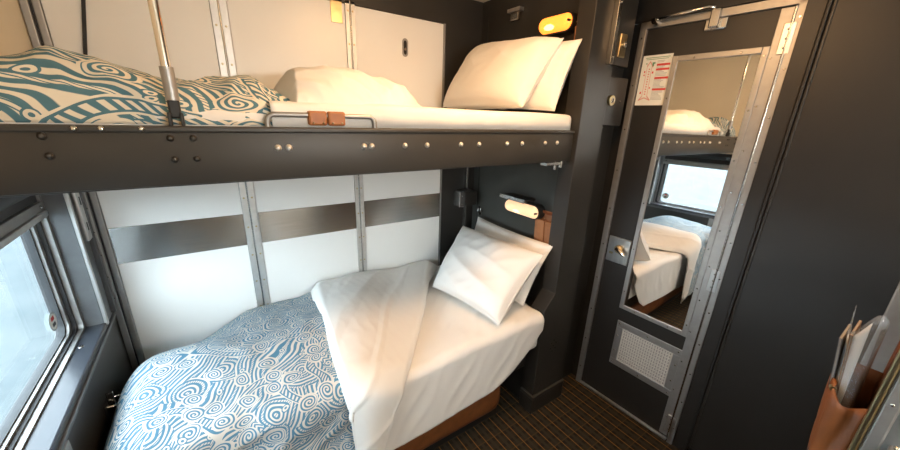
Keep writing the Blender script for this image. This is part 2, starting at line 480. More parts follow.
# recessed oval pull on the right panel
lo = [(.911 + .016 * math.cos(a) , 1.876 + (.036 if math.sin(a) > 0 else -.036) * 0 + .018 * math.sin(a) + (.024 if math.sin(a) >= 0 else -.024)) for a in np.linspace(0, 2 * PI, 24, endpoint=False)]
li = [(.911 + (x - .911) * .6, 1.876 + (z - 1.876) * .78) for x, z in lo]
ring('latch_surround', lo, li, 'y', YB - .004, YB + .004, 'frame_alu', wb)
prism('latch_pull', li, 'y', YB - .001, YB + .004, 'black', wb)
cyl('latch_knob', (.911, YB - .004, 1.868), (.911, YB, 1.868), .007, 'steel', wb)
# corner trim to the window wall: ribbed aluminium
for i, (xa, xb, d) in enumerate(((-.398, -.379, .020), (-.379, -.374, .010), (-.374, -.355, .008))):
    box('corner_rib', xa, xb, YB - d, YB + .02, .02, 2.1, ('frame_alu', 'rubber', 'frame_alu')[i], wb, bev=.003)
# black webbing strap lying against the panels
tag(prism('hanging_strap', [(-.308, 1.60), (-.298, 1.60), (-.203, 2.12), (-.213, 2.12)], 'y', YB - .010, YB - .006, 'black'),
    'narrow black strap hanging against the upper white wall panel', 'strap')

# ---- window wall (left) with opening Y .22..1.60, Z .80..1.36
WY0, WY1, WZ0, WZ1 = .20, 1.600, .80, 1.36
wl = box('wall_left', -.505, XW, YF, YB + .012, 0, WZ0 - .02, 'dark_paint'); tag(wl, kind='structure')
box('upper_panel', -.505, XW, YF, YB + .012, WZ1, ZC, 'cream_panel', wl)
box('side_panel', -.505, XW, WY1, YB + .012, WZ0 - .02, WZ1, 'post_grey', wl)
box('side_panel', -.505, XW, YF, WY0, WZ0 - .02, WZ1, 'dark_paint', wl)
box('lower_panel', XW, XW + .006, .30, 1.70, .05, .765, 'dark_paint', wl, bev=.002)
box('lower_panel_trim', XW, XW + .010, YF + .05, 1.72, .765, .780, 'post_grey', wl, bev=.003)
for y in (.30, 1.04):
    box('panel_strip', XW + .004, XW + .012, y - .018, y + .018, .05, .765, 'frame_alu', wl, bev=.002)
# vertical ribs between the window and the corner
for y0, y1, d, m in ((1.602, 1.616, .010, 'aluminium'), (1.618, 1.624, .004, 'rubber'), (1.628, 1.688, .006, 'post_grey'), (1.692, 1.700, .003, 'rubber'), (1.702, 1.726, .016, 'post_grey')):
    box('post_rib', XW - .005, XW + d, y0, y1, .79, 1.40, m, wl, bev=.002)
tk = box('blind_bracket', XW + .004, XW + .020, 1.638, 1.682, 1.10, 1.40, 'aluminium', wl, bev=.006)
for z in (1.15, 1.24):
    box('bracket_slot', XW + .019, XW + .0215, 1.655, 1.662, z - .014, z + .014, 'black', wl, bev=.0005)
screws_joined('screw_heads', [(XW + .018, 1.716, z) for z in np.arange(.84, 1.4, .09)], 'x', .004, 'steel', wl)

wn = empty('window_1', (-.48, (WY0 + WY1) / 2, WZ0)); tag(wn, 'large train window with rounded corners and pale daylight outside', kind='structure')
box('sill', -.488, XW + .004, YF * 0 + .05, WY1 + .03, .772, WZ0, 'sill_paint', wn, bev=.004)
for y in (.42, 1.00, 1.46): 
    bm = bmesh.new(); add_cyl(bm, (-.435, y, WZ0 - .001), (-.435, y, WZ0 + .002), .009, .007, 14); done('sill_screw', bm, 'steel', wn, ang=40)
# stepped frame, outside to inside
o1 = rrect(WY0, WY1, WZ0, WZ1, .012); i1 = rrect(WY0 + .016, WY1 - .016, WZ0 + .006, WZ1 - .03, .02)
ring('outer_frame', o1, i1, 'x', -.470, -.448, 'frame_alu', wn)
i2 = rrect(WY0 + .030, WY1 - .030, WZ0 + .011, WZ1 - .045, .026)
ring('middle_frame', i1, i2, 'x', -.49, -.462, 'rubber', wn)
i3 = rrect(WY0 + .048, WY1 - .048, WZ0 + .018, WZ1 - .06, .034)
ring('inner_frame', i2, i3, 'x', -.505, -.472, 'frame_alu', wn)
i4 = rrect(WY0 + .055, WY1 - .055, WZ0 + .022, WZ1 - .066, .032)
ring('gasket', i3, i4, 'x', -.502, -.480, 'rubber', wn)
prism('glass_pane', i3, 'x', -.493, -.488, 'glass', wn)
stk = empty('window_sticker', (-.4875, 1.505, .888)); tag(stk, 'small white oval sticker with red mark in the window corner', 'sticker')
ov = [(1.505 + .027 * math.cos(a), .888 + .026 * math.sin(a)) for a in np.linspace(0, 2 * PI, 24, endpoint=False)]
prism('border', [(1.505 + (y - 1.505) * 1.18, .888 + (z - .888) * 1.15) for y, z in ov], 'x', -.4879, -.4876, 'ink_grey', stk)
prism('face', ov, 'x', -.4877, -.4872, 'paper', stk)
box('red_mark', -.4873, -.4869, 1.493, 1.517, .892, .905, 'ink_red', stk)
box('black_mark', -.4873, -.4869, 1.493, 1.517, .872, .884, 'black', stk)

rb = empty('roller_blind', (-.45, .9, 1.30)); tag(rb, 'rolled up window blind with aluminium bottom bar under the upper bunk', 'blind')
bm = bmesh.new(); add_box(bm, -.466, -.446, .12, 1.585, 1.232, 1.262, .004); done('bottom_bar', bm, 'frame_alu', rb, ang=40)
box('bar_lip', -.470, -.440, .12, 1.585, 1.214, 1.233, 'aluminium', rb, bev=.004)
box('blind_cloth', -.460, -.454, .13, 1.58, 1.262, 1.33, 'black', rb)
cyl('blind_roll', (-.44, .13, 1.335), (-.44, 1.58, 1.335), .035, 'black', rb)
screw(rb, (-.446, 1.56, 1.247), 'x', .006)

# ---- berth end wall (dark block behind the pillows)
we = box('wall_end', XE, XD + .012, 1.062, YB + .012, 0, ZC, 'dark_paint'); tag(we, kind='structure')
box('lower_ledge', 1.285, XE, 1.04, YB, 0, .60, 'dark_paint', we, bev=.006)
box('seam_strip', XE - .004, XE + .002, 1.700, 1.708, .6, 2.075, 'dark_paint', we)
box('end_wall_lit', XE - .003, XE + .002, 1.066, YB - .006, .60, 1.372, 'end_paint_lit', we, bev=.001)  # sheet over the dark wall; its lighter tone stands in for window light
# ---- front post of the berth end
tr = prism('trim_1', [(1.270, .118), (1.272, .638), (1.342, .722), (1.342, ZC), (1.515, ZC), (1.515, .118)], 'y', .98, 1.064, 'dark_paint', None, bev=.003)
tag(tr, 'dark painted post at the foot of the berths beside the door', kind='structure')
box('plinth', 1.262, 1.523, .972, 1.064, 0, .095, 'dark_paint', tr, bev=.003)
box('plinth_rim', 1.260, 1.525, .969, 1.064, .095, .118, 'rail_paint', tr, bev=.003)
bm = bmesh.new()
for k in range(6):
    a = k * PI / 3 + .4
    x, z = 1.385 + .022 * math.cos(a), .40 + .034 * math.sin(a)
    add_cyl(bm, (x, .9785, z), (x, .982, z), .004, n=8)
add_cyl(bm, (1.385, .9785, .40), (1.385, .982, .40), .004, n=8)
o = done('vent_holes', bm, 'steel', tr); o['kind'] = 'stuff'

# ---- door wall (right) with door_1 and door_2
DY0, DY1, DZ = .448, 1.010, 1.985
XWALL = XD
wr = box('wall_right', XD + .040, XD + .14, YF, 1.062, 0, ZC, 'door_paint'); tag(wr, kind='structure')
box('header_panel', XD - .004, XD + .05, -.30, 1.062, DZ + .002, ZC, 'door_paint', wr)
box('jamb_panel', XD - .002, XD + .05, .396, DY0, .0, DZ, 'door_paint', wr, bev=.002)
box('return_panel', XD - .002, XD + .05, DY1, 1.062, 0, DZ, 'door_paint', wr)

XD = 1.745
dr = empty('door_1', (XD, DY0, 0)); tag(dr, 'narrow dark compartment door with mirror and aluminium frame', kind='structure')
box('leaf', XD - .002, XD + .012, DY0 + .02, DY1 - .02, .012, DZ - .02, 'door_paint', dr)
box('frame_strip', XD - .016, XD + .02, DY1 - .030, DY1, .0, DZ, 'frame_alu', dr, bev=.002)
box('frame_strip', XD - .016, XD + .02, DY0, DY0 + .024, .0, DZ, 'frame_alu', dr, bev=.002)
box('frame_strip', XD - .016, XD + .02, DY0, DY1, DZ - .030, DZ, 'frame_alu', dr, bev=.002)
box('threshold_strip', XD - .014, XD + .02, DY0 + .03, DY1, .0, .014, 'aluminium', dr, bev=.003)
# hinge strip along the right edge
box('hinge_strip', XD - .012, XD + .0, DY0 + .028, DY0 + .068, .03, DZ - .034, 'frame_alu', dr, bev=.0015)
bm = bmesh.new(); add_cyl(bm, (XD - .014, DY0 + .026, .03), (XD - .014, DY0 + .026, DZ - .034), .005, n=10); done('hinge_pin', bm, 'steel', dr, ang=40)
for z0 in (.06, .86, 1.80):
    box('hinge_plate', XD - .018, XD - .006, DY0 + .012, DY0 + .046, z0, z0 + .10, 'aluminium', dr, bev=.002)
    for k in range(3): screw(dr, (XD - .018, DY0 + .030, z0 + .02 + .03 * k), '-x', .004)
screws_joined('screw_heads', [(XD - .016, DY1 - .015, z) for z in np.arange(.12, 1.95, .20)] + [(XD - .016, DY0 + .010, z) for z in np.arange(.10, 1.95, .165)] + [(XD - .012, DY0 + .058, z) for z in np.arange(.14, 1.95, .165)], '-x', .0042, 'steel', dr)
# mirror
MY0, MY1, MZ0, MZ1 = .516, .845, .598, 1.832
fw = .022
box('mirror_glass', XD - .006, XD + .0, MY0 + fw - .004, MY1 - fw + .004, MZ0 + fw - .004, MZ1 - fw + .004, 'mirror', dr)
for a in ((MY0, MY0 + fw, MZ0, MZ1), (MY1 - fw, MY1, MZ0, MZ1), (MY0 + fw, MY1 - fw, MZ0, MZ0 + fw), (MY0 + fw, MY1 - fw, MZ1 - fw, MZ1)):
    box('mirror_frame', XD - .012, XD + .002, *a, 'frame_alu', dr, bev=.002)
screws_joined('screw_heads', [(XD - .012, MY0 + fw / 2, z) for z in np.arange(.66, 1.83, .19)] + [(XD - .012, MY1 - fw / 2, z) for z in np.arange(.70, 1.83, .24)] + [(XD - .012, y, z) for y in (.60, .76) for z in (MZ0 + .013, MZ1 - .013)], '-x', .0042, 'steel', dr)
# ventilation grille
GY0, GY1, GZ0, GZ1 = .513, .838, .250, .522
prism('grille_frame_back', [(GY0 + .03, GZ0 + .03), (GY1 - .03, GZ0 + .03), (GY1 - .03, GZ1 - .03), (GY0 + .03, GZ1 - .03)], 'x', XD - .004, XD, 'grille_hole', dr)
for a in ((GY0, GY1, GZ0, GZ0 + .036), (GY0, GY1, GZ1 - .036, GZ1), (GY0, GY0 + .036, GZ0 + .036, GZ1 - .036), (GY1 - .036, GY1, GZ0 + .036, GZ1 - .036)):
    box('grille_frame', XD - .008, XD + .001, *a, 'frame_alu', dr, bev=.0015)
screws_joined('screw_heads', [(XD - .008, y, z) for y in (GY0 + .015, (GY0 + GY1) / 2, GY1 - .015) for z in (GZ0 + .015, GZ1 - .015)] + [(XD - .008, y, z) for y in (GY0 + .015, GY1 - .015) for z in (GZ0 + .09, GZ1 - .09)], '-x', .005, 'chrome', dr)
bm = bmesh.new()
ny = 21
for i in range(ny):
    y = GY0 + .040 + (GY1 - GY0 - .08) * i / (ny - 1)
    add_box(bm, XD - .0065, XD - .003, y - .0036, y + .0036, GZ0 + .034, GZ1 - .034)
for k in range(12):
    z = GZ0 + .040 + (GZ1 - GZ0 - .08) * k / 11
    add_box(bm, XD - .0060, XD - .003, GY0 + .034, GY1 - .034, z - .002, z + .002)
o = done('mesh_screen', bm, 'grille', dr); o['kind'] = 'stuff'
# latch plate and handle
lp = box('latch_plate', XD - .010, XD + .001, .852, .972, .835, .975, 'aluminium', dr, bev=.004)
cyl('handle_rose', (XD - .010, .905, .918), (XD - .026, .905, .918), .022, 'brass', lp)
tube('lever', [(XD - .030, .912, .920), (XD - .036, .895, .915), (XD - .040, .872, .904), (XD - .040, .858, .898)], [.012, .011, .010, .008], 'chrome', lp)
box('lock_slot', XD - .012, XD - .009, .937, .957, .878, .890, 'brass', lp, bev=.001)
# top stay bar and catch
tube('stay_bar', [(XD - .03, .945, 1.976), (XD - .045, .93, 1.980), (XD - .050, .83, 1.985), (XD - .045, .735, 1.990), (XD - .03, .72, 1.99)], .0065, 'chrome', dr)
cyl('stay_knob', (XD - .01, .935, 1.974), (XD - .055, .935, 1.974), .012, 'chrome', dr)
ct = box('catch_plate', XD - .012, XD, .672, .752, 1.912, 1.956, 'chrome', dr, bev=.006)
box('catch_tongue', XD - .034, XD - .012, .695, .730, 1.918, 1.985, 'steel', ct, bev=.005)

dr.rotation_euler = (0, math.radians(.6), math.radians(2.2))
XD = XWALL
d2 = empty('door_2', (XD, .05, 0)); tag(d2, 'plain dark annex door at the right of the mirror door', kind='structure')
box('leaf', XD - .006, XD + .03, -.42, .384, .055, DZ, 'door_paint', d2, bev=.004)
box('edge_strip', XD - .012, XD + .0, .384, .394, .0, DZ, 'black', d2, bev=.002)
box('edge_bead', XD - .010, XD + .0, .372, .380, .055, DZ, 'dark_paint', d2, bev=.002)
screws_joined('screw_heads', [(XD - .010, .376, z) for z in (.25, .5, .74, 1.0, 1.24, 1.44, 1.7)], '-x', .005, 'dark_paint', d2)

# ---- wall behind the camera
wf = box('wall_front', -.505, XD + .12, YF - .1, YF, 0, ZC, 'cabin_white'); tag(wf, kind='structure')
# ---- the world outside the window
og = box('ground_outside', -60, -.9, -60, 60, -1.6, -1.5, 'outside_ground'); tag(og, kind='structure')

# ---- ceiling lamp of the compartment (out of frame, above)
cl = empty('ceiling_lamp', (.80, .66, ZC)); tag(cl, 'round warm ceiling lamp above the standing space', 'lamp')
cyl('lamp_rim', (.80, .66, ZC), (.80, .66, ZC - .035), .16, 'frame_alu', cl, n=40)
bm = bmesh.new()
rows = []
for k in range(7):
    a = k / 6 * PI / 2
    rr, zz = .148 * math.cos(a), ZC - .035 - .045 * math.sin(a)
    rows.append([bm.verts.new((.80 + max(rr, .002) * math.cos(t), .66 + max(rr, .002) * math.sin(t), zz)) for t in np.linspace(0, 2 * PI, 32, endpoint=False)])
for a, b in zip(rows, rows[1:]):
    for i in range(32): bm.faces.new((a[i], a[(i + 1) % 32], b[(i + 1) % 32], b[i]))
bm.faces.new(rows[-1])
done('lamp_diffuser', bm, 'ceiling_glow', cl, smooth=True)

# ---- added fill lamp, unseen behind the camera, brightens the lower bed
vl = empty('fill_lamp', (.55, YF, 1.62)); tag(vl, 'long white fill lamp added on the unseen wall facing the berths', 'lamp')
box('lamp_back', .18, .92, YF, YF + .03, 1.56, 1.70, 'frame_alu', vl, bev=.006)
bm = bmesh.new(); add_cyl(bm, (.22, YF + .055, 1.63), (.88, YF + .055, 1.63), .045, n=24); done('lamp_tube', bm, 'fill_glow', vl, ang=40)
for x in (.20, .90): cyl('end_cap', (x - .02, YF + .055, 1.63), (x + .02, YF + .055, 1.63), .05, 'chrome', vl, n=24)

# ================================================================== UPPER BUNK
ub = empty('upper_bunk', (.48, 1.38, 1.37)); tag(ub, 'dark steel upper bunk with a riveted front rail', 'bunk')
bm = bmesh.new()
add_box(bm, -.395, 1.340, YR, YR + .028, 1.382, 1.500, .003)
done('front_rail', bm, 'rail_paint', ub, ang=40)
box('rail_lip', -.395, 1.340, YR - .004, YR + .045, 1.498, 1.512, 'rail_paint', ub, bev=.004)
box('bunk_pan', -.390, 1.340, YR + .02, YB - .012, 1.376, 1.400, 'rail_paint', ub, bev=.003)
for x, z in ((-.253, 1.491), (-.251, 1.454), (-.061, 1.486), (-.020, 1.486), (-.061, 1.440), (-.020, 1.440)):
    screw(ub, (x, YR, z), '-y', .0075, 'rail_paint', 'rivet')
for x in (.153, .179, .382, .406, .515, .595, .731, .811, .947, 1.027, 1.160, 1.235):
    screw(ub, (x, YR, 1.461), '-y', .009, 'rivet_white', 'rivet')
for x in (-.206, -.167, -.105): screw(ub, (x, YR - .004, 1.505), '-y', .0065, 'chrome', 'rivet')
# grab handle with leather grip
tube('grab_handle', [(.138, 1.016, 1.508), (.138, 1.016, 1.526), (.142, 1.016, 1.536), (.152, 1.016, 1.5425), (.28, 1.016, 1.543), (.412, 1.016, 1.5425), (.420, 1.016, 1.536), (.424, 1.016, 1.526), (.424, 1.016, 1.508)], .0068, 'frame_alu', ub)
for x0, x1 in ((.236, .284), (.287, .334)):
    g = box('leather_grip', x0, x1, 1.004, 1.028, 1.517, 1.554, 'leather_grip', ub, bev=.005)
    for x in (x0 + .012, x1 - .010): screw(g, (x, 1.0042, 1.524), '-y', .003, 'brass', 'stud')
# hinge/lock hardware under the rail's right end
hw = box('lock_bolt', 1.20, 1.325, 1.012, 1.05, 1.362, 1.378, 'steel', ub, bev=.003)
cyl('bolt_pin', (1.262, 1.018, 1.345), (1.262, 1.018, 1.38), .006, 'steel', hw)
cyl('bolt_pin', (1.300, 1.018, 1.352), (1.300, 1.018, 1.38), .008, 'chrome', hw)

# suspension pole of the bunk
sp = empty('suspension_pole', (-.043, 1.012, 1.51)); tag(sp, 'thin chrome suspension pole rising from the upper bunk rail', 'pole')
cyl('rod', (-.043, 1.012, 1.60), (-.041, 1.012, ZC), .0092, 'chrome', sp)
cyl('sleeve', (-.043, 1.012, 1.565), (-.043, 1.012, 1.632), .0125, 'frame_alu', sp)
box('fork', -.054, -.032, 1.004, 1.020, 1.528, 1.568, 'black', sp, bev=.004)
box('hook_leg', -.058, -.051, 1.000, 1.022, 1.512, 1.540, 'black', sp, bev=.002)
box('hook_leg', -.036, -.029, 1.000, 1.022, 1.512, 1.540, 'black', sp, bev=.002)

# upper mattress
um = box('upper_mattress', -.375, 1.336, 1.032, YB - .02, 1.401, 1.560, 'sheet', None, bev=.03, seg=4)
tag(um, 'white sheeted mattress lying in the upper bunk', 'mattress')
def upper_sheet():
    nu, nv = 90, 60
    X = np.linspace(.15, 1.336, nu)[:, None] * np.ones((1, nv))
    a = np.linspace(0, .82, nv)[None, :] * np.ones((nu, 1))     # arc length from the front hem
    w = waves(3, 8, 18, 60, .2, .6)
    rise = .062
    Y = np.where(a < rise, 1.020 + .03 * (a / rise) ** 3 * .5, 1.035 + (a - rise) * .92)
    top = 1.578 + .004 * wsum(waves(5, 8, 8, 25), X, a)
    Z = 1.512 + (top - 1.512) * np.sqrt(np.clip(1 - (1 - np.clip(a / .085, 0, 1)) ** 2, 0, 1))
    Y = Y + .004 * wsum(w, X, a) * (a < .1)
    P = np.stack([X, Y, Z], -1)
    return grid_mesh('upper_sheet', P, np.stack([X, a], -1), 'sheet', None, .002)
o = upper_sheet(); tag(o, 'white bed sheet covering the mattress of the upper bunk', 'bed sheet')

def interp(x, xs, ys): return np.interp(x, xs, ys)
def upper_duvet():
    root = empty('upper_duvet', (-.1, 1.35, 1.56)); tag(root, 'rumpled duvet with teal swirl print on the upper bunk', 'duvet')
    nu, nv = 130, 110
    def surf(x0f, x1f, crest, seed, amp):
        s = np.linspace(0, 1, nu)[:, None] * np.ones((1, nv)); t = np.ones((nu, 1)) * np.linspace(0, 1, nv)[None, :]
        X = x0f(t) + (x1f(t) - x0f(t)) * s
        c = crest(X)                                   # crest height above z=1.50
        # cross-section from front hem to the back wall
        ang = np.clip(t / .55, 0, 1) * PI / 2
        Y = 1.032 + np.where(t < .55, .20 * (1 - np.cos(ang)) * .9, .18 + (t - .55) / .45 * .50)
        H = np.where(t < .55, np.sin(ang) ** .9, 1 - .22 * ((t - .55) / .45) ** 2)
        Z = 1.514 + (c - 1.514) * H
        w1, w2, w3 = waves(seed, 9, 9, 22), waves(seed + 1, 10, 25, 60, .3, .5), waves(seed + 2, 8, 50, 110, .4, .5)
        env = np.sin(np.clip(t * 1.3, 0, 1) * PI / 2) * .8 + .2
        dsp = amp * (.012 * wsum(w1, X * 1.2, t * .8) + .006 * ridged(w2, X, t * .7) + .0025 * ridged(w3, X, t * .7)) * env
        Z = Z + dsp * (H > .02); Y = Y - dsp * .7 * (1 - t)
        Y = np.maximum(Y, 1.030)
        return X, Y, np.maximum(Z, 1.514), t
    X, Y, Z, t = surf(lambda t: -.372 + 0 * t, lambda t: .205 + .03 * t,
                      lambda x: interp(x, [-.40, -.33, -.25, -.16, -.08, 0, .12, .2, .3], [1.585, 1.626, 1.653, 1.648, 1.634, 1.626, 1.622, 1.615, 1.59]), 11, 1.4)
    Z -= .03 * sstep(-.345, -.375, X) + .03 * sstep(.12, .205, X) * (t > .12)
    Z = np.maximum(Z, 1.514)
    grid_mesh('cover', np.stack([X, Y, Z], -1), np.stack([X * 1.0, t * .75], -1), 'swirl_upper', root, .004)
    X, Y, Z, t = surf(lambda t: .190 + .03 * t, lambda t: .43 + .64 * t ** 1.3,
                      lambda x: interp(x, [.17, .21, .27, .34, .44, .55, .7, .85, 1.0], [1.60, 1.652, 1.672, 1.680, 1.668, 1.645, 1.608, 1.585, 1.572]), 41, 1.3)
    s_ = np.linspace(0, 1, nu)[:, None]
    Z = np.maximum(Z - .055 * sstep(.10, .0, s_) * (t > .1), 1.514)
    e_ = sstep(.80, 1.0, s_); Z = Z * (1 - e_) + np.minimum(Z, 1.574) * e_; Z = np.where((s_ > .9) & (t > .3), np.minimum(Z, 1.5745 + (1 - s_) * .2), Z)
    grid_mesh('turned_back_lining', np.stack([X, Y, Z], -1), np.stack([X, t], -1), 'sheet', root, .004)
    return root
upper_duvet()

# ---- pillows
def pillow(name, BL, BR, TR, TL, T, seed, label, flip=1, group=None):
    BL, BR, TR, TL = map(np.array, (BL, BR, TR, TL))
    BL, BR, TR, TL = [np.array(p, float) for p in (BL, BR, TR, TL)]
    n = np.cross(BR - BL, TL - BL); n = n / np.linalg.norm(n) * flip
    cen = (BL + BR + TR + TL) / 4
    root = empty(name, tuple(np.array([cen[0], cen[1], min(BL[2], BR[2])]))); tag(root, label, 'pillow', group)
    N_ = 56
    uu = np.linspace(-1, 1, N_)[:, None] * np.ones((1, N_)); vv = np.ones((N_, 1)) * np.linspace(-1, 1, N_)[None, :]
    # edges pull in between the corners
    U = uu * (1 - .045 * (1 - vv ** 2)); V = vv * (1 - .06 * (1 - uu ** 2))
    a, b = (U + 1) / 2, (V + 1) / 2
    base = ((1 - a) * (1 - b))[..., None] * BL + (a * (1 - b))[..., None] * BR + (a * b)[..., None] * TR + ((1 - a) * b)[..., None] * TL
    prof = (np.clip(1 - np.abs(uu) ** 2.6, 0, 1) * np.clip(1 - np.abs(vv) ** 2.6, 0, 1)) ** .42
    w1, w2, w3 = waves(seed, 8, 2.5, 6), waves(seed + 1, 6, 4, 8, .8, .35), waves(seed + 2, 7, 8, 16, -.7, .4)
    wr = (.15 * wsum(w1, uu, vv) + .11 * ridged(w2, uu, vv) + .04 * ridged(w3, uu, vv) - .09)
    for sgn, nm in ((1, 'front'), (-1, 'back')):
        h = T / 2 * prof * (1 + (wr if sgn > 0 else wr * .6))
        P = base + (sgn * (h + .0008))[..., None] * n
        o_ = grid_mesh('case_' + nm, P if sgn > 0 else P[:, ::-1], np.stack([uu, vv], -1), 'pillow', root)
    ed = []
    for i in range(N_): ed.append(base[i, 0])
    for i in range(N_): ed.append(base[-1, i])
    for i in range(N_): ed.append(base[N_ - 1 - i, -1])
    for i in range(N_): ed.append(base[0, N_ - 1 - i])
    pts = [ed[0]]
    for p in ed[1:]:
        if np.linalg.norm(p - pts[-1]) > .004: pts.append(p)
    tube('seam', [tuple(p) for p in pts], .0028, 'pipe', root, 6)
    return root
pillow('pillow', (1.09, 1.67, 1.600), (1.115, 1.105, 1.600), (1.285, 1.075, 1.872), (1.285, 1.64, 1.905), .19, 3, 'front white pillow leaning on another in the upper bunk', flip=-1)
pillow('pillow', (1.225, 1.64, 1.590), (1.235, 1.035, 1.590), (1.335, 1.022, 1.868), (1.335, 1.62, 1.89), .12, 23, 'rear white pillow against the end wall in the upper bunk', flip=-1)
pillow('pillow', (.915, 1.46, .665), (.985, 1.000, .655), (1.265, 1.020, .935), (1.225, 1.62, .922), .20, 51, 'front white pillow propped up on the lower bed', flip=-1)
pillow('pillow', (1.18, 1.55, .655), (1.205, 1.062, .655), (1.345, 1.036, .962), (1.345, 1.625, .962), .11, 77, 'rear white pillow behind the propped one on the lower bed', flip=-1)

# ================================================================== LOWER BED
lb = empty('lower_seat_base', (.45, 1.35, 0)); tag(lb, 'tan leather folded seat base under the lower bed', 'seat')
box('cushion', -.34, 1.135, 1.045, 1.60, .03, .250, 'leather', lb, bev=.085, seg=7)
box('base_frame', -.34, 1.11, 1.08, 1.70, 0, .05, 'black', lb)
box('bed_frame', -.36, 1.28, 1.06, YB - .01, .255, .42, 'dark_paint', lb, bev=.01)
bm = bmesh.new(); add_box(bm, -.365, 1.275, .985, YB - .01, .42, .60, .03, 4)
for k in range(24): bmesh.ops.bisect_plane(bm, geom=bm.verts[:] + bm.edges[:] + bm.faces[:], plane_co=(-.34 + .025 * k, 0, 0), plane_no=(1, 0, 0))
for v in bm.verts: v.co.z = .42 + (v.co.z - .42) * float(np.interp(v.co.x, [-.36, -.2, .1, .2], [.25, .3, .95, 1]))
lm = done('lower_mattress', bm, 'sheet', None, ang=50)
tag(lm, 'mattress under the sheet of the lower bed', 'mattress')

def drape(a, yb, yf, rad, ztop):
    """arc length a measured from the wall towards the room; bends over the front edge"""
    L0 = yb - yf - rad
    q = rad * PI / 2
    t = np.clip((a - L0) / q, 0, 1) * PI / 2
    Y = np.where(a < L0, yb - a, yf + rad - rad * np.sin(t))
    Z = np.where(a < L0, 0, -rad * (1 - np.cos(t)))
    Z = Z - np.clip(a - L0 - q, 0, None)
    return Y, ztop + Z
def lower_sheet():
    nu, nv = 130, 120
    xs = np.linspace(.05, 1.262, nu)
    hem = np.interp(xs, [.0, .4, .6, .8, .97, 1.08, 1.2, 1.25, 1.28], [.22, .262, .268, .276, .292, .355, .47, .53, .56])
    X = xs[:, None] * np.ones((1, nv))
    tp = .632 - .012 * np.exp(-((xs - .55) / .3) ** 2)
    tot = (YB - .02 - .965) + (tp - hem) - .02
    s = np.linspace(0, 1, nv)[None, :] ** .9
    a = s * tot[:, None]
    Y, Z = drape(a, YB - .02, .965, .035, tp[:, None])
    w1, w2, w3 = waves(61, 8, 10, 25, .9, .5), waves(62, 9, 30, 70, .8, .35), waves(63, 9, 40, 90, 2.4, .5)
    front = sstep(.72, .84, a)
    d = .004 * wsum(w1, X, a) + .0022 * ridged(w2, X, a) + .0012 * wsum(w3, X, a)
    Z = Z + d * (1 - front) * 1.0
    down = np.clip(tp[:, None] - Z, 0, 1)
    Y = Y - front * (.004 * wsum(waves(66, 7, 8, 22, .5, .5), X, a * .8) + .002 * ridged(w2, X, a * .6)) + front * down * .05
    X2 = X + 0 * Y
    return grid_mesh('lower_sheet', np.stack([X2, Y, Z], -1), np.stack([X, a], -1), 'sheet', None, .002)
o = lower_sheet(); tag(o, 'white bed sheet hanging over the front of the lower bed', 'bed sheet')

